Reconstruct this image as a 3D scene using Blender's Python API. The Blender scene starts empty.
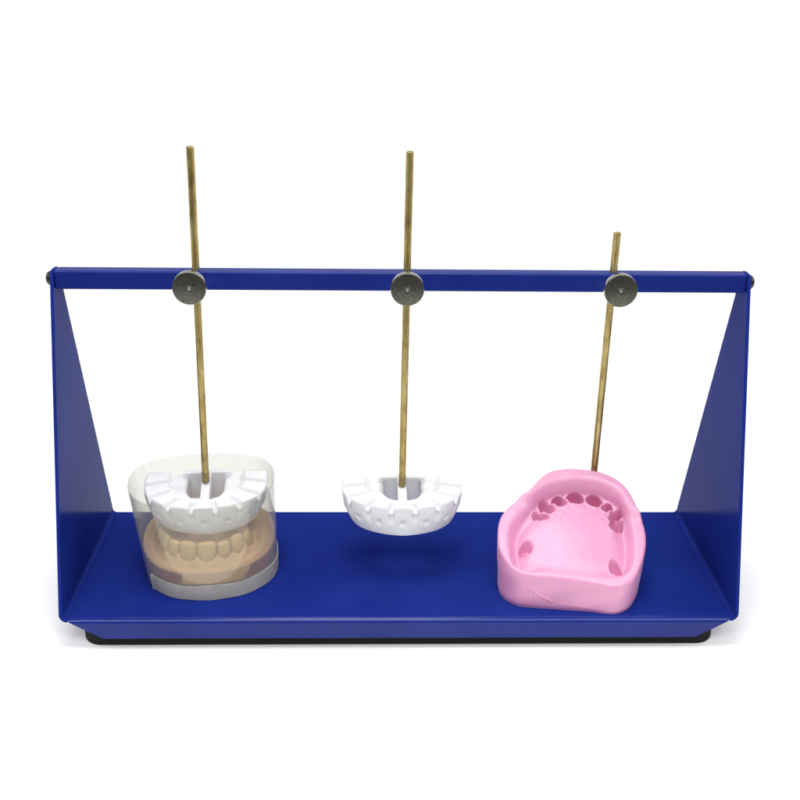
import bpy, bmesh, math, random
import numpy as np
from mathutils import Vector, Matrix, noise

random.seed(4)
sc = bpy.context.scene
COL = sc.collection
GZ = 15.1                      # height of the tray floor above the table, mm


def M(x, y, z):                # millimetres measured from the tray's front fold -> metres
    return Vector((x * .001, y * .001, (z + GZ) * .001))


# ------------------------------------------------------------------ camera
cam = bpy.data.cameras.new('camera')
cam.sensor_width = 36
cam.lens = 1050 / 800 * 36
cam.clip_start = .01
cam.clip_end = 50
co = bpy.data.objects.new('camera', cam)
COL.objects.link(co)
yaw, pit, rol = 0.029029, 0.397136, 0.0142316
fwd = Vector((math.sin(yaw) * math.cos(pit), math.cos(yaw) * math.cos(pit), -math.sin(pit)))
R0 = Vector((math.cos(yaw), -math.sin(yaw), 0))
U0 = R0.cross(fwd)
Rr = R0 * math.cos(rol) + U0 * math.sin(rol)
Ur = U0 * math.cos(rol) - R0 * math.sin(rol)
m = Matrix((Rr, Ur, -fwd)).transposed().to_4x4()
m.translation = M(-13.369, -389.696, 268.622)
co.matrix_world = m
sc.camera = co

# ------------------------------------------------------------------ world, lamps, exposure
w = bpy.data.worlds.new('World')
sc.world = w
w.use_nodes = True
w.node_tree.nodes['Background'].inputs[0].default_value = (.92, .96, 1, 1)
w.node_tree.nodes['Background'].inputs[1].default_value = .13
sc.view_settings.view_transform = 'Standard'
sc.view_settings.look = 'None'
sc.view_settings.exposure = -.1
sc.view_settings.gamma = 1
sc.cycles.max_bounces = 16
sc.cycles.diffuse_bounces = 7
sc.cycles.transparent_max_bounces = 24
sc.cycles.glossy_bounces = 6


def lamp(name, pos, aim, sx, sy, watts, col=(1, 1, 1)):
    L = bpy.data.lights.new(name, 'AREA')
    L.shape = 'RECTANGLE'
    L.size, L.size_y, L.energy, L.color = sx, sy, watts, col
    o = bpy.data.objects.new(name, L)
    COL.objects.link(o)
    o.location = pos
    o.rotation_euler = (Vector(aim) - Vector(pos)).to_track_quat('-Z', 'Y').to_euler()
    return o


lamp('key_softbox', (-.04, -.05, .95), (0, .05, 0), .32, .32, 3.7, (1, .985, .96))
lamp('overhead_softbox', (0, .30, 1.5), (0, .3, 0), 3.0, 1.9, 6.4)
lamp('front_fill', (0, -.86, 1.17), (0, .05, .06), 1.5, .45, 15)  # added fill, only there to brighten the front faces
lamp('side_fill', (-.85, .0, .62), (-.12, .02, 0), .5, .4, 3.0)  # added pair of fills, whiten the table beside the stand and lift the panels
lamp('side_fill', (.85, .0, .62), (.12, .02, 0), .5, .4, 3.0)
lamp('backdrop_fill', (0, .75, .95), (0, 1.15, .1), 2.4, .3, 6.3)  # added fill that lifts the sweep to plain white


# ------------------------------------------------------------------ materials
def lin(r, g, b):
    f = lambda c: (c / 255 / 12.92) if c <= 10 else ((c / 255 + .055) / 1.055) ** 2.4
    return (f(r), f(g), f(b), 1)


class Mat:
    def __init__(s, name, base, rough=.5, metal=0., spec=.5, **kw):
        s.m = bpy.data.materials.new(name)
        s.m.use_nodes = True
        s.t = s.m.node_tree
        s.b = s.t.nodes['Principled BSDF']
        s.b.inputs['Base Color'].default_value = base
        s.b.inputs['Roughness'].default_value = rough
        s.b.inputs['Metallic'].default_value = metal
        s.b.inputs['Specular IOR Level'].default_value = spec
        for k, v in kw.items():
            s.b.inputs[k].default_value = v
        tc = s.t.nodes.new('ShaderNodeTexCoord')
        s.co = tc.outputs['Object']

    def node(s, typ, **kw):
        n = s.t.nodes.new(typ)
        for k, v in kw.items():
            if k in n.inputs:
                n.inputs[k].default_value = v
            else:
                setattr(n, k, v)
        return n

    def link(s, a, b):
        s.t.links.new(a, b)

    def noise(s, scale, detail=4, rough=.55, stretch=None):
        n = s.node('ShaderNodeTexNoise', Scale=scale, Detail=detail, Roughness=rough)
        if stretch:
            mp = s.node('ShaderNodeMapping')
            mp.inputs['Scale'].default_value = stretch
            s.link(s.co, mp.inputs[0])
            s.link(mp.outputs[0], n.inputs['Vector'])
        else:
            s.link(s.co, n.inputs['Vector'])
        return n.outputs['Fac']

    def ramp(s, fac, stops):
        r = s.node('ShaderNodeValToRGB')
        e = r.color_ramp.elements
        while len(e) < len(stops):
            e.new(.5)
        for el, (p, c) in zip(e, stops):
            el.position = p
            el.color = c
        s.link(fac, r.inputs[0])
        return r.outputs[0]

    def colour(s, out):
        s.link(out, s.b.inputs['Base Color'])

    def math(s, op, a, b=None, clamp=False):
        n = s.node('ShaderNodeMath', operation=op, use_clamp=clamp)
        for i, v in enumerate((a, b)):
            if v is None:
                continue
            if isinstance(v, (int, float)):
                n.inputs[i].default_value = v
            else:
                s.link(v, n.inputs[i])
        return n.outputs[0]

    def mix(s, fac, a, b):
        n = s.node('ShaderNodeMix', data_type='RGBA')
        s.link(fac, n.inputs[0])
        for i, v in ((6, a), (7, b)):
            if isinstance(v, tuple):
                n.inputs[i].default_value = v
            else:
                s.link(v, n.inputs[i])
        return n.outputs[2]

    def rough(s, fac, lo, hi):
        n = s.node('ShaderNodeMapRange')
        n.inputs['To Min'].default_value = lo
        n.inputs['To Max'].default_value = hi
        s.link(fac, n.inputs[0])
        s.link(n.outputs[0], s.b.inputs['Roughness'])

    def bump(s, fac, strength, dist):
        n = s.node('ShaderNodeBump', Strength=strength, Distance=dist)
        s.link(fac, n.inputs['Height'])
        s.link(n.outputs[0], s.b.inputs['Normal'])


# blue powder coat
def blue(name, ior, r0=.12):
    mt = Mat(name, (.009, .015, .16, 1), .2, 0, .5, IOR=ior)
    n1 = mt.noise(26, 4)
    mt.colour(mt.ramp(n1, [(.3, (.0088, .0195, .185, 1)), (.7, (.0120, .028, .215, 1))]))
    dust = mt.math('MULTIPLY', mt.math('SUBTRACT', mt.noise(1500, 2, .5), .71), 14., True)
    base = mt.ramp(n1, [(.3, (.0088, .0195, .185, 1)), (.7, (.0120, .028, .215, 1))])
    mt.colour(mt.mix(mt.math('MULTIPLY', dust, .35), base, (.16, .17, .24, 1)))
    mt.rough(mt.noise(140, 4), r0, r0 + .1)
    mt.bump(mt.noise(650, 2), .07, .00012)
    return mt.m


BLUE = blue('blue_powder_coat', 1.065)
BLUE_BAR = blue('blue_bar_paint', 1.27)
BLUE_GLOSS = blue('blue_gloss_fold', 1.36, .06)
# brass
mt = Mat('tarnished_brass', (.42, .27, .06, 1), .36, .76)
mt.colour(mt.ramp(mt.noise(420, 6, .65, (1, 1, .25)), [(.30, (.20, .145, .05, 1)), (.55, (.50, .385, .14, 1)), (.8, (.66, .54, .24, 1))]))
mt.rough(mt.noise(700, 4), .22, .42)
mt.bump(mt.noise(1600, 3, .5, (1, 1, .1)), .25, .0001)
BRASS = mt.m
mt = Mat('dull_brass', (.30, .19, .06, 1), .42, .6)
mt.colour(mt.ramp(mt.noise(900, 5), [(.3, (.24, .18, .075, 1)), (.75, (.46, .36, .17, 1))]))
BRASS2 = mt.m
# turned steel (knobs)
mt = Mat('turned_steel', (.30, .30, .26, 1), .4, 1.)
sep = mt.node('ShaderNodeSeparateXYZ')
mt.link(mt.co, sep.inputs[0])
rr = mt.math('SQRT', mt.math('ADD', mt.math('MULTIPLY', sep.outputs[0], sep.outputs[0]), mt.math('MULTIPLY', sep.outputs[2], sep.outputs[2])))
ln = mt.node('ShaderNodeTexNoise', noise_dimensions='1D', Scale=3600., Detail=3.)
mt.link(rr, ln.inputs['W'])
rings = ln.outputs['Fac']
nz = mt.math('ADD', mt.math('MULTIPLY', mt.noise(900, 5, .7), .68), mt.math('MULTIPLY', rings, .32))
mt.colour(mt.ramp(nz, [(.32, (.085, .088, .072, 1)), (.54, (.165, .165, .135, 1)), (.74, (.36, .35, .29, 1))]))
mt.rough(mt.noise(500, 4), .26, .46)
mt.bump(nz, .5, .00014)
STEEL = mt.m
mt = Mat('polished_steel', (.62, .60, .55, 1), .22, 1.)
mt.rough(mt.noise(900, 3), .16, .32)
RIM = mt.m
mt = Mat('black_screw', (.012, .012, .013, 1), .3, 0, .5)
mt.rough(mt.noise(800, 3), .2, .4)
BLACK = mt.m
mt = Mat('shadow_black', (.009, .009, .009, 1), .8, 0, .25)  # near-black of the strips that stand in for shade under the tray
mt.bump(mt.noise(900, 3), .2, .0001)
SHADOW_BLACK = mt.m
# white plastic
mt = Mat('white_plastic', (.66, .66, .68, 1), .42, 0, .4)
mt.colour(mt.ramp(mt.noise(120, 4), [(.3, (.765, .77, .788, 1)), (.7, (.80, .802, .817, 1))]))
mt.bump(mt.noise(900, 4), .12, .00012)
mt.b.inputs['Subsurface Weight'].default_value = .7
mt.b.inputs['Subsurface Radius'].default_value = (1, 1, 1)
mt.b.inputs['Subsurface Scale'].default_value = .0016
WHITE = mt.m
# pink silicone
mt = Mat('pink_silicone', (.62, .30, .46, 1), .5, 0, 1.)
mt.colour(mt.ramp(mt.noise(70, 5), [(.3, (.715, .265, .480, 1)), (.7, (.765, .305, .520, 1))]))
mt.bump(mt.noise(500, 4), .09, .0002)
mt.b.inputs['Coat Weight'].default_value = 1.
mt.b.inputs['Coat Roughness'].default_value = .52
mt.b.inputs['Coat IOR'].default_value = 1.7
mt.b.inputs['Sheen Weight'].default_value = .08
mt.b.inputs['Subsurface Weight'].default_value = .3
mt.b.inputs['Subsurface Radius'].default_value = (1, .18, .38)
mt.b.inputs['Subsurface Scale'].default_value = .0026
PINK = mt.m
# dental stone
mt = Mat('tan_dental_stone', (.5, .34, .17, 1), .62, 0, .3)
stone = mt.ramp(mt.noise(90, 6, .6), [(.28, (.56, .385, .165, 1)), (.72, (.67, .485, .225, 1))])
mt.colour(stone)
mt.bump(mt.noise(1100, 5, .6), .2, .0002)
TOOTHSTONE = mt.m
mt = Mat('stained_stone_base', (.5, .34, .2, 1), .6, 0, .3)
stone = mt.ramp(mt.noise(90, 6, .6), [(.28, (.64, .435, .240, 1)), (.72, (.74, .53, .315, 1))])
sep = mt.node('ShaderNodeSeparateXYZ')
mt.link(mt.co, sep.inputs[0])
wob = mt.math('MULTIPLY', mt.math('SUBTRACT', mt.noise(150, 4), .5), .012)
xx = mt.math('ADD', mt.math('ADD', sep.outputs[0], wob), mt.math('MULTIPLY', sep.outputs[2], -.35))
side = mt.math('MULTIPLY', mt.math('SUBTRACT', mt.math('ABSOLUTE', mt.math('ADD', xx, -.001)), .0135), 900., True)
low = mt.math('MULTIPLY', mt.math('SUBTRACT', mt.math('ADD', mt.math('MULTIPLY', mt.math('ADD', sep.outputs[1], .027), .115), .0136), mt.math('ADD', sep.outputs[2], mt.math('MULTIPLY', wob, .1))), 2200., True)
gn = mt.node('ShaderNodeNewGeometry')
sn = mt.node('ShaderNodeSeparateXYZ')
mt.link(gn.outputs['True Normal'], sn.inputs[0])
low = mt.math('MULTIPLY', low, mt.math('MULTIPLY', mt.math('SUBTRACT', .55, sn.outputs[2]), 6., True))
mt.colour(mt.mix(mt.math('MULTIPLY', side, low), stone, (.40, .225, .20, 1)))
mt.bump(mt.noise(1100, 5, .6), .2, .0002)
STONE = mt.m
mt = Mat('grey_putty', (.42, .40, .39, 1), .6, 0, .3)
mt.colour(mt.ramp(mt.noise(110, 5), [(.3, (.37, .35, .345, 1)), (.7, (.45, .43, .415, 1))]))
PUTTY = mt.m
mt = Mat('frosted_tape', (.55, .53, .51, 1), .42, 0, .4, Alpha=.8)
mt.colour(mt.ramp(mt.noise(160, 5), [(.3, (.44, .42, .395, 1)), (.7, (.52, .495, .465, 1))]))
TAPE = mt.m
# clear film
mt = Mat('clear_film', (.9, .9, .88, 1), .12)
t = mt.t
out = t.nodes['Material Output']
tr = t.nodes.new('ShaderNodeBsdfTransparent')
tr.inputs[0].default_value = (.908, .908, .885, 1)
gl = t.nodes.new('ShaderNodeBsdfGlossy')
gl.inputs['Roughness'].default_value = .07
gl.inputs[0].default_value = (1, 1, 1, 1)
df = t.nodes.new('ShaderNodeBsdfDiffuse')
df.inputs[0].default_value = (.62, .62, .60, 1)
lw = t.nodes.new('ShaderNodeLayerWeight')
lw.inputs[0].default_value = .5
facing = lw.outputs['Facing']
fres = mt.math('ADD', mt.math('MULTIPLY', mt.math('POWER', facing, 4.5), .55), .045)
m1 = t.nodes.new('ShaderNodeMixShader')
m2 = t.nodes.new('ShaderNodeMixShader')
haze = mt.math('ADD', mt.math('MULTIPLY', mt.noise(60, 4), .06), mt.math('ADD', mt.math('MULTIPLY', mt.math('POWER', facing, 2.2), .30), .022))
mt.link(haze, m1.inputs[0])
mt.link(tr.outputs[0], m1.inputs[1])
mt.link(df.outputs[0], m1.inputs[2])
mt.link(fres, m2.inputs[0])
mt.link(m1.outputs[0], m2.inputs[1])
mt.link(gl.outputs[0], m2.inputs[2])
mt.link(m2.outputs[0], out.inputs[0])
FILM = mt.m
# white sweep
mt = Mat('white_paper', (.93, .93, .93, 1), .85, 0, .1)
mt.bump(mt.noise(700, 3), .05, .0001)
PAPER = mt.m


# ------------------------------------------------------------------ builders
def thing(name, label, cat, base, group=None):
    o = bpy.data.objects.new(name, None)
    o.empty_display_size = .01
    COL.objects.link(o)
    o.location = M(*base)
    o['label'] = label
    o['category'] = cat
    if group:
        o['group'] = group
    o['_b'] = list(base)
    return o


def part(name, verts, faces, mat, parent=None, base=None, sharp=35, bevel=0, seg=3, origin=None):
    """verts in mm (tray coordinates); the object's origin is `origin` (mm), default the thing's base"""
    if base is None:
        base = list(parent['_b'])
    og = base if origin is None else origin
    me = bpy.data.meshes.new(name)
    V = (np.asarray(verts, float) - np.asarray(og, float)) * .001
    me.from_pydata(V.tolist(), [], [tuple(f) for f in faces])
    bm = bmesh.new()
    bm.from_mesh(me)
    bmesh.ops.recalc_face_normals(bm, faces=bm.faces)
    bm.to_mesh(me)
    bm.free()
    me.materials.append(mat)
    me.shade_smooth()
    if not bevel:
        me.set_sharp_from_angle(angle=math.radians(sharp))
    o = bpy.data.objects.new(name, me)
    COL.objects.link(o)
    if parent:
        o.parent = parent
        pb = list(parent['_b'])
        o.location = [(a - b) * .001 for a, b in zip(og, pb)]
    o['_b'] = list(og)
    if bevel:
        md = o.modifiers.new('bevel', 'BEVEL')
        md.width = bevel * .001
        md.segments = seg
        md.limit_method = 'ANGLE'
        md.angle_limit = math.radians(35)
        md.harden_normals = True
    return o


def tag(o, label, cat, group=None):
    o['label'] = label
    o['category'] = cat
    if group:
        o['group'] = group
    return o


def box(x0, x1, y0, y1, z0, z1):
    v = [(x, y, z) for z in (z0, z1) for y in (y0, y1) for x in (x0, x1)]
    f = [(0, 2, 3, 1), (4, 5, 7, 6), (0, 1, 5, 4), (2, 6, 7, 3), (0, 4, 6, 2), (1, 3, 7, 5)]
    return v, f


def prism(poly, axis, a0, a1):
    """poly of 2-D points extruded along an axis (0: poly is y,z; 1: poly is x,z; 2: poly is x,y)"""
    n = len(poly)
    v = []
    for a in (a0, a1):
        for p, q in poly:
            v.append({0: (a, p, q), 1: (p, a, q), 2: (p, q, a)}[axis])
    f = [tuple(range(n)), tuple(range(2 * n - 1, n - 1, -1))]
    f += [(i, (i + 1) % n, n + (i + 1) % n, n + i) for i in range(n)]
    return v, f


def lathe(prof, p0, p1, n=48):
    """prof: (radius, distance along p0->p1)"""
    p0, p1 = Vector(p0), Vector(p1)
    d = (p1 - p0).normalized()
    a = d.orthogonal().normalized()
    b = d.cross(a)
    v, f = [], []
    for r, h in prof:
        for i in range(n):
            t = 2 * math.pi * i / n
            v.append(tuple(p0 + d * h + (a * math.cos(t) + b * math.sin(t)) * r))
    k = len(prof)
    for j in range(k - 1):
        for i in range(n):
            f.append((j * n + i, j * n + (i + 1) % n, (j + 1) * n + (i + 1) % n, (j + 1) * n + i))
    f.append(tuple(range(n)))
    f.append(tuple(range((k - 1) * n, k * n)))
    return v, f


def closed_spline(P, n):
    P = np.asarray(P, float)
    k = len(P)
    out = []
    for i in range(k):
        p0, p1, p2, p3 = P[i - 1], P[i], P[(i + 1) % k], P[(i + 2) % k]
        for j in range(24):
            t = j / 24
            out.append(.5 * (2 * p1 + (p2 - p0) * t + (2 * p0 - 5 * p1 + 4 * p2 - p3) * t * t + (3 * p1 - p0 - 3 * p2 + p3) * t ** 3))
    out = np.array(out)
    out = np.vstack([out, out[:1]])
    s = np.r_[0, np.cumsum(np.linalg.norm(np.diff(out, axis=0), axis=1))]
    q = np.linspace(0, s[-1], n, endpoint=False)
    return np.stack([np.interp(q, s, out[:, i]) for i in range(out.shape[1])], 1)


def open_spline(P, n):
    P = np.asarray(P, float)
    Q = np.vstack([2 * P[0] - P[1], P, 2 * P[-1] - P[-2]])
    out = []
    for i in range(1, len(Q) - 2):
        p0, p1, p2, p3 = Q[i - 1], Q[i], Q[i + 1], Q[i + 2]
        for j in range(20):
            t = j / 20
            out.append(.5 * (2 * p1 + (p2 - p0) * t + (2 * p0 - 5 * p1 + 4 * p2 - p3) * t * t + (3 * p1 - p0 - 3 * p2 + p3) * t ** 3))
    out.append(P[-1])
    out = np.array(out)
    s = np.r_[0, np.cumsum(np.linalg.norm(np.diff(out, axis=0), axis=1))]
    q = np.linspace(0, s[-1], n)
    return np.stack([np.interp(q, s, out[:, i]) for i in range(out.shape[1])], 1)


def nearest(XY, C):
    D = np.empty(len(XY))
    I = np.empty(len(XY), int)
    for a in range(0, len(XY), 4000):
        d = np.linalg.norm(XY[a:a + 4000, None, :] - C[None], axis=2)
        I[a:a + 4000] = d.argmin(1)
        D[a:a + 4000] = d.min(1)
    return D, I


def sm(x, a, b):
    t = np.clip((np.asarray(x, float) - a) / (b - a), 0, 1)
    return t * t * (3 - 2 * t)


def fbm(XY, sc_, seed, oct_=3):
    return np.array([noise.fractal((x * sc_ + seed, y * sc_ - seed, seed * .37), .6, 2., oct_) for x, y in XY])


def relief(outline, centre, rings, zfun, wall_rows, zbot, wallfun=None, power=.85):
    """a block whose top is a carved height field z(x, y) inside a closed outline"""
    n = len(outline)
    C = np.asarray(centre, float)
    S = (np.arange(1, rings + 1) / rings) ** power
    XY = np.vstack([C[None]] + [C + (outline - C) * s for s in S])
    Z = zfun(XY)
    V = np.column_stack([XY, Z])       # zfun may also undercut by moving XY
    f = [(0, 1 + i, 1 + (i + 1) % n) for i in range(n)]
    for r in range(rings - 1):
        a, b = 1 + r * n, 1 + (r + 1) * n
        f += [(a + i, b + i, b + (i + 1) % n, a + (i + 1) % n) for i in range(n)]
    last = 1 + (rings - 1) * n
    zr = Z[last:]
    rows = [V]
    for k in range(1, wall_rows + 1):
        u = k / wall_rows
        z = zr * (1 - u) + zbot * u
        xy = outline if wallfun is None else wallfun(outline, u, z)
        rows.append(np.column_stack([xy, z]))
        a = last if k == 1 else len(V) + (k - 2) * n
        b = len(V) + (k - 1) * n
        f += [(a + i, b + i, b + (i + 1) % n, a + (i + 1) % n) for i in range(n)]
    b = len(V) + (wall_rows - 1) * n
    c0 = b + n
    rows.append(np.array([[C[0], C[1], zbot]]))
    f += [(b + i, b + (i + 1) % n, c0) for i in range(n)]
    return np.vstack(rows), f


# ------------------------------------------------------------------ table sweep (setting)
prof = [(-.29, 0)] + [(y, 0) for y in np.linspace(-.2, .8, 21)]
for i in range(1, 17):
    a = i / 16 * math.pi / 2 * .93
    prof.append((.8 + .36 * math.sin(a), .36 * (1 - math.cos(a))))
prof += [(prof[-1][0] + .016, prof[-1][1] + .13)]
vv = [(x, y, z) for x in np.linspace(-2.4, 2.4, 14) for y, z in prof]
k = len(prof)
ff = [(i * k + j, (i + 1) * k + j, (i + 1) * k + j + 1, i * k + j + 1) for i in range(13) for j in range(k - 1)]
me = bpy.data.meshes.new('table_surface')
me.from_pydata(vv, [], ff)
me.materials.append(PAPER)
me.shade_smooth()
o = bpy.data.objects.new('table_surface', me)
COL.objects.link(o)
o['kind'] = 'structure'
sd = o.modifiers.new('thickness', 'SOLIDIFY')
sd.thickness = .002
sd.offset = -1

# ------------------------------------------------------------------ the blue stand
W, D, H, T = 150., 98.2, 145.15, 1.5
stand = thing('display_stand', 'glossy blue sheet metal stand with crossbar over a shallow tray', 'stand', (0, 49, -GZ))
v, f = box(-146.5, 146.5, 2.5, D, -T, 0)
base = part('base_plate', v, f, BLUE, stand, bevel=.35, seg=2)


def arc(cx, cz, r, a0, a1, n=10):
    return [(cx + r * math.cos(math.radians(a0 + (a1 - a0) * i / n)), cz + r * math.sin(math.radians(a0 + (a1 - a0) * i / n))) for i in range(n + 1)]


for sgn in (-1, 1):
    # bend from the floor into the panel, then the tapering panel itself
    bend = arc(-146.5, 2, 2.0, 270, 180) + arc(-146.5, 2, 3.5, 180, 270)
    bend = [(x * -sgn, z) for x, z in bend]
    vb, fb = prism(bend, 1, 0.25, D)
    poly = [(0.0, 2.0), (D, 2.0), (53.4, H - 1.5), (52.6, H - .3), (51.6, H), (45.6, H), (44.9, H - .25), (44.3, H - 1.2)]
    vp, fp = prism(poly, 0, sgn * (W - T), sgn * W)
    nb = len(vb)
    pan = part('side_panel', vb + vp, fb + [tuple(i + nb for i in q) for q in fp], BLUE, stand, bevel=.4, seg=3)
# front lip: rolled fold, then a short apron whose ends are cut on a slant
pr = arc(2.5, -2.5, 2.5, 90, 180, 12) + [(0, -9.7), (T, -9.7)] + [(T, -2.5)] + arc(2.5, -2.5, 1.0, 180, 90, 6)


def xend(z, y):
    return 148.4 - max(0, -z) * 1.68 - max(0, 1.2 - y) * .3


v, f = [], []
n = len(pr)
cols = 40
for c in range(cols + 1):
    for y, z in pr:
        e = xend(z, y)
        v.append((-e + 2 * e * c / cols, y, z))
for c in range(cols):
    for i in range(n):
        j = (i + 1) % n
        f.append((c * n + i, (c + 1) * n + i, (c + 1) * n + j, c * n + j))
f.append(tuple(range(n)))
f.append(tuple(range(cols * n, cols * n + n)))
lip = part('front_lip', v, f, BLUE_GLOSS, stand, bevel=.3, seg=2)
v, f = box(-148.4, 148.4, 44.65, 51.85, H - 8.15, H - .02)
bar = part('crossbar', v, f, BLUE_BAR, stand, bevel=.75, seg=4)
for sgn in (-1, 1):
    v, f = lathe([(3.1, 0), (3.15, .9), (2.9, 1.7), (2.1, 2.4), (1.0, 2.75), (.02, 2.8)], (sgn * W, 48.2, 141.0), (sgn * (W + 3), 48.2, 141.0), 32)
    part('end_screw', v, f, BLACK, stand, origin=(sgn * W, 48.2, 141.0))
# two added black strips under the tray, standing in for the shade there
strip0 = None
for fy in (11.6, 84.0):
    if strip0 is None:
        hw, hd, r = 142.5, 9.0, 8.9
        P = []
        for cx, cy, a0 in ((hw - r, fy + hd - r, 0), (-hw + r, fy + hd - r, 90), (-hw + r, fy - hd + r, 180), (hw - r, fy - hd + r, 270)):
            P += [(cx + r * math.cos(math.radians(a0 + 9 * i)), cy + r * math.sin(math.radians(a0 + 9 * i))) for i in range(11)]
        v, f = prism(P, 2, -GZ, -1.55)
        strip0 = part('shadow_strip', v, f, SHADOW_BLACK, stand, bevel=.5, seg=2, origin=(0, fy, -GZ))
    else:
        c = strip0.copy()
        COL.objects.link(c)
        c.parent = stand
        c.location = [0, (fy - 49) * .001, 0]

# thumbscrews
ky, kz = 33.2, 141.1


def make_thumbscrew(x):
    r = 7.15
    prof = [(.35, .55), (1.0, .12), (1.5, .05), (1.9, .12), (r - .55, .0), (r - .15, .12), (r, .5), (r, 2.9), (r - .15, 3.3), (r - .6, 3.5), (3.4, 3.55), (3.4, 5.4), (3.1, 5.6)]
    v, f = lathe(prof[:6], (x, ky, kz), (x, ky + 9, kz), 72)
    k = part('thumbscrew', *lathe([(.05, .55)] + prof[:6], (x, ky, kz), (x, ky + 9, kz), 72), STEEL, stand, origin=(x, ky, kz))
    rim = part('knurled_rim', *lathe(prof[5:], (x, ky, kz), (x, ky + 9, kz), 72), RIM, k)
    part('centre_pin', *lathe([(.62, .6), (.6, .05), (.42, -.22), (.05, -.32)], (x, ky, kz), (x, ky + 9, kz), 24), RIM, k)
    th = [(2.0, 0)]
    z = 0
    while z < 6.6:
        th += [(2.0, z + .12), (1.68, z + .4)]
        z += .55
    th += [(2., 6.9)]
    part('threaded_shank', *lathe(th, (x, ky + 5.2, kz), (x, ky + 20, kz), 28), RIM, k)
    return k


ks = make_thumbscrew(-89.6)
for x, rot in ((1.4, 40), (91.4, 115)):
    c = ks.copy()
    COL.objects.link(c)
    c.parent = stand
    c.location = [x * .001, (ky - 49) * .001, (kz + GZ) * .001]
    c.rotation_euler = (0, math.radians(rot), 0)
    for ch in ks.children:
        d = ch.copy()
        COL.objects.link(d)
        d.parent = c

# ------------------------------------------------------------------ brass rods
ROD_G = 'brass rods clamped in the crossbar'


def rod(label, top, bot, tip):
    t = thing('brass_rod', label, 'rod', bot, ROD_G)
    top, bot = Vector(top), Vector(bot)
    up = (top - bot)
    L = up.length
    r = 1.62
    s0 = 5.4 if tip else 0.0
    b0 = bot + up.normalized() * s0
    pr = [(r - .25, 0), (r, .25)] + [(r + .02 * math.sin(i * 1.7), .3 + (L - s0 - 1.2) * i / 24) for i in range(25)] + [(r, L - s0 - .6), (r - .18, L - s0 - .2), (r - .55, L - s0), (.05, L - s0)]
    part('shaft', *lathe(pr, b0, top, 28), BRASS, t)
    if tip:
        part('ferrule', *lathe([(r - .1, 0), (r + .12, .2), (r + .12, 4.9), (r - .05, 5.2), (r - .3, 5.5)], bot, top, 28), BRASS2, t)
    return t


rod('brass rod standing over the clear sleeve, its foot in the arch inside', (-88.0, 48.2, 197.2), (-90.3, 47.0, 44.0), True)
rod('brass rod in the middle of the crossbar, holding the free hanging white arch', (2.0, 48.2, 196.0), (0.9, 48.2, 41.5), True)
rod('short topped brass rod set low, passing down behind the pink mould', (90.6, 46.6, 163.0), (93.3, 59.8, 26), False)

# ------------------------------------------------------------------ white setting arches


def arch_curves(NT):
    def curve(hw, yc, b, yback, nexp):
        P = [(-hw, y) for y in np.linspace(yback, yc, 40, endpoint=False)]
        for a in np.linspace(math.pi, 2 * math.pi, 240):
            c, s = math.cos(a), math.sin(a)
            P.append((hw * math.copysign(abs(c) ** (2 / nexp), c), yc + b * math.copysign(abs(s) ** (2 / nexp), s)))
        P += [(hw, y) for y in np.linspace(yc, yback, 41)[1:]]
        P = np.array(P)
        d = np.r_[0, np.cumsum(np.linalg.norm(np.diff(P, axis=0), axis=1))]
        q = np.linspace(0, d[-1], NT)
        return np.stack([np.interp(q, d, P[:, i]) for i in (0, 1)], 1), d[-1]
    O, Lo = curve(28.3, 1.5, 22.0, 12.5, 2.25)
    I, Li = curve(8.6, -4.0, 9.2, 12.5, 2.2)
    return O, I, Lo


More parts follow.
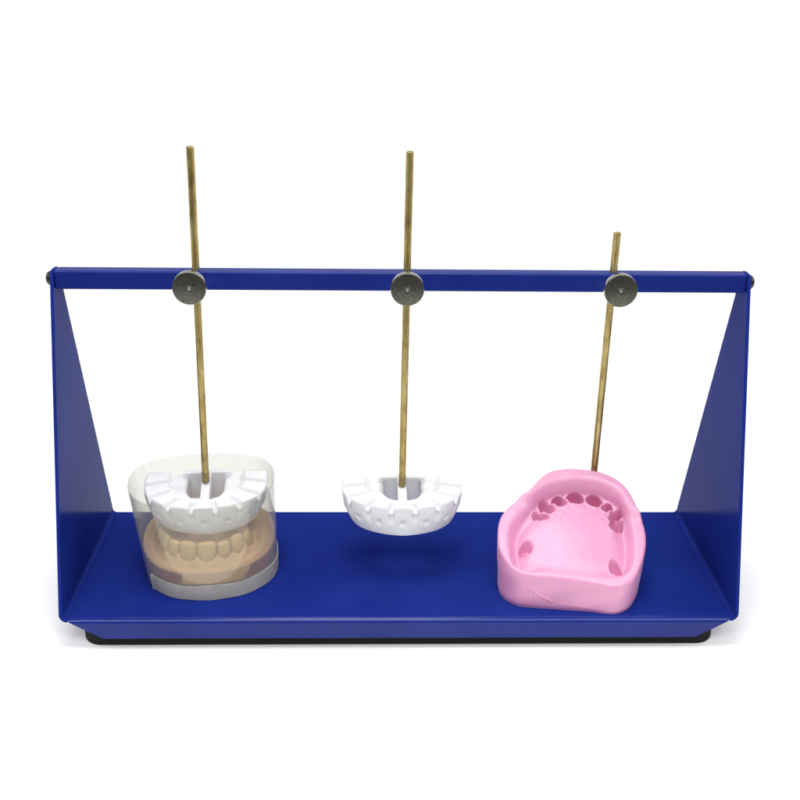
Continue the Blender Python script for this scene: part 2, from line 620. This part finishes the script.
def make_arch():
    t = thing('setting_arch', '', 'dental arch', (0, 0, 0), 'white plastic tooth arches on the rods')
    NT, NS, NZ = 560, 44, 52
    O, I, Lo = arch_curves(NT)
    arc_s = np.linspace(0, Lo, NT) - Lo / 2
    pitch = 11.15
    depth = 15.8
    ph = (arc_s / pitch + .5) % 1.0 - .5               # 0 at tooth centre, +-.5 at a groove
    g = 1 - sm((.5 - np.abs(ph)) * pitch, .75, 2.0)     # groove mask
    wid = np.linalg.norm(O - I, axis=1)
    dirv = (O - I) / wid[:, None]
    taper = .6 + 3.6 * np.abs(dirv[:, 0]) ** 1.6
    rings = []
    fil = 1.3
    # inner wall (bottom to top)
    for z in np.linspace(-depth, -1.6, 8):
        rings.append((np.zeros(NT), np.full(NT, z)))
    # top, inner to outer
    for s in np.linspace(0, 1, NS):
        dd = s * (wid - fil)
        outer = sm(s, .34, .54)
        back_ = sm(I[:, 1] * (1 - s) + O[:, 1] * s, -9, 3)
        z = (-.5 - 2.6 * back_) * (1 - outer) - .7 * (1 - sm(s, 0, .12)) * 1
        z = z - g * 2.7 * sm(s, .34, .54)
        z = z - .28 * (np.abs(ph) * 2) ** 2 * outer
        rings.append((dd, z))
    for a in np.linspace(0, math.pi / 2, 7)[1:]:
        dd = wid - fil + fil * math.sin(a)
        z = -fil * (1 - math.cos(a)) - g * 2.7 - .28 * (np.abs(ph) * 2) ** 2
        rings.append((dd, z))
    z_top = rings[-1][1]
    for u in np.linspace(0, 1, NZ)[1:]:
        z = z_top * (1 - u) + (-depth + .9) * u
        off = -g * 1.15 * (1 - sm(-z, 4.0, 10.5))
        off = off - taper * u ** 2.1
        ds = ph * pitch
        dz_ = z + 8.6
        rr_ = (np.abs(ds / 1.5) ** 2.2 + np.abs(dz_ / 1.8) ** 2.2) ** (1 / 2.2)
        scoop = np.clip((1.7 - dz_) / 3.0, 0, 1) * 1.5 * (1 - sm(rr_, .66, 1.15))
        off = off - scoop
        rings.append((wid + off, z))
    for a in np.linspace(0, math.pi / 2, 5)[1:]:
        rings.append((wid - taper - .9 * (1 - math.cos(a)), np.full(NT, -depth + .9 - .9 * math.sin(a))))
    V = []
    for dd, z in rings:
        xy = I + dirv * dd[:, None]
        V.append(np.column_stack([xy, z]))
    K = len(rings)
    V = np.vstack(V)
    F = []
    for k in range(K):
        a, b = k * NT, ((k + 1) % K) * NT
        F += [(a + i, a + i + 1, b + i + 1, b + i) for i in range(NT - 1)]
    F.append(tuple(k * NT for k in range(K)))
    F.append(tuple(k * NT + NT - 1 for k in range(K)))
    part('arch_body', V, F, WHITE, t, sharp=50)
    v, f = box(-11.2, 11.2, 9.2, 12.3, -14.6, -.1)
    part('back_wall', v, f, WHITE, t, bevel=.5)
    poly = [(9.6, -14.5), (9.6, -.15), (1.9, -.15), (-12.5, -2.2), (-13.6, -2.4), (-13.6, -14.5)]
    v, f = prism(poly, 0, -2.1, 2.1)
    part('strut', v, f, WHITE, t, bevel=.5)
    return t


arch = make_arch()
arch.location = M(0.9, 48.2, 41.4)
arch['label'] = 'white plastic tooth arch hanging free above the tray on the middle rod'
a2 = arch.copy()
COL.objects.link(a2)
for ch in arch.children:
    d = ch.copy()
    COL.objects.link(d)
    d.parent = a2
a2.location = M(-90.3, 46.6, 43.8)
a2.rotation_euler = (math.radians(5.0), 0, math.radians(4.0))
a2['label'] = 'white plastic tooth arch inside the clear sleeve, above the tan cast'

# ------------------------------------------------------------------ dental cast in its sleeve


def d_shape(cx, cy, a, bf, bb, nf, nb, rot, n):
    P = []
    for t_ in np.linspace(0, 2 * math.pi, 720, endpoint=False):
        c, s = math.cos(t_), math.sin(t_)
        ne = nf if s < 0 else nb
        x = a * math.copysign(abs(c) ** (2 / ne), c)
        y = (bf if s < 0 else bb) * math.copysign(abs(s) ** (2 / ne), s)
        P.append((x, y))
    P = np.array(P)
    c, s = math.cos(rot), math.sin(rot)
    P = P @ np.array([[c, s], [-s, c]]) + np.array([cx, cy])
    P2 = np.vstack([P, P[:1]])
    d = np.r_[0, np.cumsum(np.linalg.norm(np.diff(P2, axis=0), axis=1))]
    q = np.linspace(0, d[-1], n, endpoint=False)
    return np.stack([np.interp(q, d, P2[:, i]) for i in (0, 1)], 1)


N = 360
sl_bot = d_shape(-89.0, 44.5, 30.6, 29.0, 27.0, 2.15, 2.7, math.radians(7), N)
sl_top = d_shape(-91.7, 44.5, 33.4, 29.0, 27.3, 2.15, 2.7, math.radians(7), N)


def sl_at(z):
    u = z / 46.5
    return sl_bot * (1 - u) + sl_top * u


def inset(P, d):
    tang = np.roll(P, -1, 0) - np.roll(P, 1, 0)
    tang /= np.linalg.norm(tang, axis=1)[:, None]
    nrm = np.stack([tang[:, 1], -tang[:, 0]], 1)      # outward for a counter-clockwise outline
    return P - nrm * d


CB = (-89, 44, 0)
cast = thing('dental_cast', 'tan plaster dental cast with front teeth, standing inside the clear sleeve', 'dental cast', CB)
# putty base under the stone
ob = inset(sl_at(3), .55)
ot = inset(sl_at(8), .55)
V = np.vstack([np.column_stack([inset(ob, .3), np.full(N, .05)]), np.column_stack([ob, np.full(N, .5)]), np.column_stack([ot, np.full(N, 8.0)])])
F = [(k * N + i, k * N + (i + 1) % N, (k + 1) * N + (i + 1) % N, (k + 1) * N + i) for k in range(2) for i in range(N)]
F += [tuple(range(N)), tuple(range(2 * N, 3 * N))]
part('putty_base', V, F, PUTTY, cast)
# stone block with ledge and gum ridge
th_arc = np.linspace(math.radians(-197), math.radians(17), 300)
ecx, ecy, ea, eb = -90.8, 46.0, 20.3, 21.8
gum_c = np.stack([ecx + ea * np.cos(th_arc), ecy + eb * np.sin(th_arc)], 1)
gd = np.r_[0, np.cumsum(np.linalg.norm(np.diff(gum_c, axis=0), axis=1))]
midi = int(np.argmin(np.abs(th_arc - math.radians(-93.5))))
gs = gd - gd[midi]
teeth = [(-4.15, 8.0, 9.6), (-11.3, 6.0, 8.6), (-17.6, 6.6, 9.2), (-24.2, 6.4, 8.0), (-46.0, 9.5, 7.2),
         (4.15, 8.3, 9.7), (11.6, 6.1, 8.6), (18.2, 6.6, 9.6), (25.6, 6.2, 8.2), (46.0, 9.5, 8.8)]
out_c = inset(sl_at(13), .6)


def zcast(XY):
    dout, _ = nearest(XY, out_c)
    da, ia = nearest(XY, gum_c)
    s = gs[ia]
    inside = np.hypot((XY[:, 0] - ecx) / ea, (XY[:, 1] - ecy) / eb) < 1
    sd = np.where(inside & (XY[:, 1] < ecy + 6), -da, da)     # signed: + labial
    ledge = 14.2 - 1.7 * sm(dout, .8, 4.2) + .115 * (XY[:, 1] - 17)
    back = sm(XY[:, 1], 46, 60)
    ledge = ledge + 1.2 * back * sm(dout, 0, 5)
    scal = np.zeros(len(XY))
    for c, wd, h in teeth:
        scal = np.maximum(scal, np.exp(-((s - c) / (wd * .50)) ** 6))
    ridge_h = 20.3 - 3.2 * scal + .2 * fbm(XY, .25, 3)
    lab = 1 - sm(sd, 2.2, 5.6)
    lin_ = sm(sd, -8.5, -2.6)
    pal = 19.2 + 2.4 * sm(XY[:, 1], 30, 55)
    basez = np.where(sd < 0, pal, ledge)
    m_ = np.where(sd < 0, lin_, lab) * (1 - .55 * sm(XY[:, 1], 52, 62))
    z = basez * (1 - m_) + ridge_h * m_
    z = z - .8 * (1 - np.sqrt(np.clip(1 - (1 - np.clip(dout / .8, 0, 1)) ** 2, 0, 1)))
    return z + .12 * fbm(XY, .8, 7)


V, F = relief(out_c, (-90, 44), 120, zcast, 6, 8.0, lambda o_, u, z: out_c * (1 - u) + ot * u)
part('stone_base', V, F, STONE, cast, sharp=60)


def tooth_mesh(c, wd, h, molar):
    """upright crown: waisted neck at the gum, rounded edge on top"""
    i = int(np.argmin(np.abs(gs - c)))
    p = gum_c[i]
    tg = gum_c[min(i + 1, 299)] - gum_c[max(i - 1, 0)]
    tg /= np.linalg.norm(tg)
    nr = np.array([tg[1], -tg[0]])
    if np.dot(nr, p - np.array([ecx, ecy])) < 0:
        nr = -nr
    z0 = 16.0
    NA, NH = 36, 18
    V = []
    H_ = h * .95 + 0.2
    for k in range(NH + 1):
        u = k / NH
        zz = z0 + H_ * u
        wk = wd / 2 * (.90 + .15 * sm(u, 0, .5)) * (1 - .05 * sm(u, .7, 1))
        if molar:
            fk, bk = 4.2 * (1 - .25 * u ** 2), 4.2 * (1 - .25 * u ** 2)
            cap = math.sqrt(max(0, 1 - max(0, (u - .8) / .2) ** 2)) if u > .8 else 1
        else:
            fk = 2.5 + .75 * math.sin(math.pi * min(1, u * 1.05)) - .7 * u
            bk = 3.4 * (1 - u) ** 1.2 + .5
            cap = math.sqrt(max(0, 1 - max(0, (u - .90) / .10) ** 2)) if u > .90 else 1
        wk *= max(.12, .62 + .38 * cap)
        fk *= max(.1, .45 + .55 * cap)
        bk *= max(.1, .45 + .55 * cap)
        for a in np.linspace(0, 2 * math.pi, NA, endpoint=False):
            ca, sa = math.cos(a), math.sin(a)
            x = wk * math.copysign(abs(ca) ** (2 / 2.5), ca)
            y = (fk if sa > 0 else bk) * math.copysign(abs(sa) ** (2 / 2.3), sa)
            edge = -.55 * (abs(x) / (wd / 2)) ** 2.5 * sm(u, .6, 1)
            if molar:
                edge += (.55 * abs(math.sin(a * 2)) - .2) * u ** 3
            q = p + tg * x + nr * (y + .3)
            V.append((q[0], q[1], zz + float(edge)))
    F = []
    for k in range(NH):
        for i2 in range(NA):
            j = (i2 + 1) % NA
            F.append((k * NA + i2, k * NA + j, (k + 1) * NA + j, (k + 1) * NA + i2))
    F.append(tuple(range(NA)))
    F.append(tuple(range(NH * NA, NH * NA + NA)))
    return V, F


for c, wd, h in teeth:
    V, F = tooth_mesh(c, wd, h, wd > 9)
    part('tooth', V, F, TOOTHSTONE, cast, sharp=55)

# the clear sleeve wrapped round it
sleeve = thing('clear_sleeve', 'clear plastic sleeve wrapped around the tan cast and its white arch', 'sleeve', CB)
V, F = [], []
zs = list(np.linspace(.25, 46.3, 24)) + [46.5]
for z in zs:
    V.append(np.column_stack([sl_at(z), np.full(N, z)]))
for z in zs[::-1]:
    V.append(np.column_stack([inset(sl_at(z), .45), np.full(N, z)]))
K = len(V)
V = np.vstack(V)
F = [(k * N + i, k * N + (i + 1) % N, ((k + 1) % K) * N + (i + 1) % N, ((k + 1) % K) * N + i) for k in range(K) for i in range(N)]
part('film_wall', V, F, FILM, sleeve, sharp=50)
# frosted tape round the foot, from one torn end to the other
ang = np.degrees(np.arctan2(sl_bot[:, 1] - 44, sl_bot[:, 0] + 89))
sel = [i for i in range(N) if -142 < ang[i] < 75]
sel.sort(key=lambda i: ang[i])
V = []
rng = random.Random(2)
for n_, i in enumerate(sel):
    e = min(n_, len(sel) - 1 - n_)
    zt = 7.6 + .25 * math.sin(n_ * .13) + (.5 if e < 2 else 0)
    zb = .35 + .1 * math.sin(n_ * .2)
    lift = .5 + (.55 if e < 1 else .25 if e < 3 else 0)
    for d_, z in ((lift, zb), (lift, (zb + zt) / 2), (lift, zt), (.08, zt), (.08, zb)):
        q = inset(sl_at(z), -d_)[i]
        V.append((q[0], q[1], z))
F = []
for n_ in range(len(sel) - 1):
    for j in range(5):
        j2 = (j + 1) % 5
        F.append((n_ * 5 + j, (n_ + 1) * 5 + j, (n_ + 1) * 5 + j2, n_ * 5 + j2))
F += [tuple(range(5)), tuple(range(len(V) - 5, len(V)))]
part('foot_tape', V, F, TAPE, sleeve, sharp=40)

# ------------------------------------------------------------------ pink mould
mb = (78, 28, 0)
RP = [(43.9, 23.2), (44.7, 30.4), (47.0, 35.7), (52.0, 40.2), (56.9, 42.8), (59.4, 43.8), (61.7, 45.8), (66.3, 50.4), (72.0, 53.7), (80.6, 54.8), (90.2, 54.0), (97.4, 52.2), (103.3, 48.6), (106.8, 44.0),
      (108.6, 39.2), (109.4, 36.3), (110.8, 34.2), (111.8, 30.5), (111.9, 25.5), (110.5, 19.4), (107.2, 12.4), (102.9, 6.6), (98.4, 3.7), (94.1, 3.1), (86.3, 4.6), (78.5, 5.8), (67.7, 7.3), (57.7, 8.3), (51.9, 9.7), (47.2, 13.6), (44.7, 18.4)]
rim = closed_spline(RP, 720)
inner = open_spline([(56.0, 8.2), (51.2, 11.5), (49.9, 17), (49.7, 23.5), (50.6, 28.6), (53.6, 33.8), (58.6, 38.9), (64.0, 43.0), (71.1, 46.9), (79.9, 49.0), (88.4, 48.8), (96.2, 46.9), (101.8, 42.6), (104.4, 36), (105.2, 31), (105, 23.4), (103.4, 15.4), (99.9, 8.2), (96.5, 4.4)], 500)
tooth_line = open_spline([(58, 8.5), (54.9, 14.8), (54.2, 21), (57, 28.8), (61.6, 33.8), (65.2, 36.9), (69.2, 40.4), (75, 43.1), (82.5, 44.4), (90.3, 43.6), (95.6, 41), (99.4, 37.4), (100.9, 31.5), (100.6, 22), (98.2, 11), (96, 5)], 400)
# x, y, half width along the arch, half width across it, depth, cusps
pits = [(64.5, 36.4, 2.1, 2.6, 4.6, 1), (66.9, 35.6, 1.7, 1.6, 3.2, 1), (69.0, 40.5, 2.75, 3.2, 6.2, 0), (75.1, 43.1, 2.85, 2.35, 5.6, 0), (82.5, 44.4, 3.75, 2.65, 6.4, 0), (90.4, 43.6, 3.5, 2.6, 6.2, 0), (95.7, 40.8, 1.95, 2.2, 5.6, 0), (99.6, 37.7, 2.0, 2.6, 6.0, 0),
        (97.6, 35.0, 1.9, 1.5, 4.0, 1), (100.7, 33.2, 2.7, 2.1, 5.4, 1), (98.2, 31.4, 2.3, 2.3, 4.6, 1), (56.4, 21.6, 3.3, 3.1, 4.2, 1), (96.0, 12.6, 3.3, 3.1, 4.2, 1)]


def plain_z(XY):
    return 15.3 + .565 * (XY[:, 1] - 3)


def raised(XY):
    return sm(XY[:, 1] - (41.3 - .15 * (XY[:, 0] - 58.5)), -2.2, 2.2)


def zmould(XY):
    x, y = XY[:, 0], XY[:, 1]
    d, _ = nearest(XY, rim)
    de, ie = nearest(XY, inner)
    da, ia = nearest(XY, tooth_line)
    tg = inner[np.minimum(ie + 1, 499)] - inner[np.maximum(ie - 1, 0)]
    rel = XY - inner[ie]
    within = (tg[:, 0] * rel[:, 1] - tg[:, 1] * rel[:, 0]) < 0
    de = np.where(within, de, -de)
    tg = tooth_line[np.minimum(ia + 1, 399)] - tooth_line[np.maximum(ia - 1, 0)]
    rel = XY - tooth_line[ia]
    lab = (tg[:, 0] * rel[:, 1] - tg[:, 1] * rel[:, 0]) > 0
    plain = plain_z(XY)
    top = plain + 3.1 * raised(XY)
    ant = sm(y, 30, 39)
    # the bed: palate, gently hollow, with a gutter along the toothless sides
    bed = plain - 2.1 + 2.0 * np.exp(-((x - 78.5) / 13) ** 2) * sm(y, 5, 16) * (1 - .6 * sm(y, 26, 40))
    bed = bed - (.9 + 1.5 * lab) * ant * np.exp(-(da / 4.4) ** 2)
    bed = bed - 3.9 * (1 - ant) * sm(y, 5, 13) * np.exp(-(np.maximum(de - 1.8, 0) / 4.2) ** 2)
    wall = sm(de, -2.4, 3.3 - .3 * ant) ** 1.25
    fade = sm(y, 5.5, 12)
    wall = wall * fade + (1 - fade) * sm(de, -.5, 6)
    z = top * (1 - wall) + bed * wall
    front = 1 - sm(y - 3 - np.clip((100 - x) * .1, 0, 5), 2, 7)
    z = z * (1 - front * .85) + (plain - .2) * front * .85
    # folds of the palate behind the front teeth, and the casting's faint unevenness
    rug = fbm(XY, .5, 11, 4)
    z = z + .30 * rug * np.exp(-((da - 6.) / 5.0) ** 2) * (~lab) * ant
    z = z + .22 * fbm(XY, .11, 5, 2) + .03 * fbm(XY, .6, 9, 3)
    dz = np.zeros(len(XY))
    sx = np.zeros(len(XY))
    sy = np.zeros(len(XY))
    lip_ = np.zeros(len(XY))
    for k, (px, py, a, b, deep, cusp) in enumerate(pits):
        py = py - (.3 if 2 <= k <= 6 else 0)
        j = int(np.argmin(np.hypot(tooth_line[:, 0] - px, tooth_line[:, 1] - py)))
        t = tooth_line[min(j + 3, 399)] - tooth_line[max(j - 3, 0)]
        t = t / np.linalg.norm(t)
        u = (x - px) * t[0] + (y - py) * t[1]
        v_ = -(x - px) * t[1] + (y - py) * t[0]
        r = (np.abs(u / a) ** 2.2 + np.abs(v_ / b) ** 2.2) ** (1 / 2.2)
        q = deep * (1 - sm(r, .70, 1.02))
        if cusp:
            near = r < 1.2
            if near.any():
                q[near] *= 1 - .55 * np.clip(fbm(XY[near], .75, 20 + k, 2) + .35, 0, 1) * (1 - sm(r[near], .3, .85))
        if 2 <= k <= 7:
            o_ = np.array([px - 82.5, py - 24.])
            o_ /= np.linalg.norm(o_)
            win = q > dz
            sh = {2: .45, 7: .4, 6: .7}.get(k, .95)
            sx[win] = o_[0] * sh * q[win]
            sy[win] = o_[1] * sh * q[win]
        dz = np.maximum(dz, q)
        lip_ = np.maximum(lip_, .5 * np.exp(-((r - 1.1) / .10) ** 2))
    z0_ = z.copy()
    z = z - dz * 1.35 + lip_ * (dz < .5)
    z = z - 1.3 * (1 - np.sqrt(np.clip(1 - (1 - np.clip(d / 1.3, 0, 1)) ** 2, 0, 1)))
    under = lab * ant * .36 * np.clip(top - z0_, 0, 7.5) * wall      # the wall leans out over its foot
    ox, oy = x - 82.5, y - 24.
    on = np.hypot(ox, oy) + 1e-6
    sx = sx + under * ox / on
    sy = sy + under * oy / on
    XY[:, 0] += sx
    XY[:, 1] += sy
    return z


def mwall(o_, u, z):
    c = np.array([78., 28.])
    e = .014 * sm(u, .88, 1)
    q = c + (o_ - c) * np.array([1 - .035 * u - e, 1 - .012 * u - e])
    nrm_ = (o_ - c) / np.linalg.norm(o_ - c, axis=1)[:, None]
    fr = (o_[:, 1] < 14)
    for xa, za, xb, zb, h_ in ((56.5, 10.5, 67, 4.2, .3), (57.5, 5.2, 56.5, 11., .22), (88, 12.5, 99, 9., .16), (70, 3.2, 84, 2.4, .18)):
        t_ = np.clip(((o_[:, 0] - xa) * (xb - xa) + (z - za) * (zb - za)) / ((xb - xa) ** 2 + (zb - za) ** 2), 0, 1)
        dd_ = np.hypot(o_[:, 0] - xa - t_ * (xb - xa), z - za - t_ * (zb - za))
        q = q + nrm_ * (fr * h_ * np.exp(-(dd_ / .45) ** 2))[:, None]
    q = q + .25 * np.sin(o_[:, :1] * .23 + u * 5) * np.sin(u * math.pi)
    return q


V, F = relief(rim, (78, 28), 190, zmould, 44, 0.03, mwall, .8)
mo = part('impression_mould', V, F, PINK, None, base=mb, sharp=80)
for e in mo.data.edges:                      # crisp edge where it sits on the tray
    if all(mo.data.vertices[i].co.z < .0001 for i in e.vertices):
        e.use_edge_sharp = True
mo.location = M(*mb)
tag(mo, 'pink silicone dental mould with tooth sockets, propped facing forward on the tray', 'mould')

for o in list(bpy.data.objects):
    if '_b' in o:
        del o['_b']
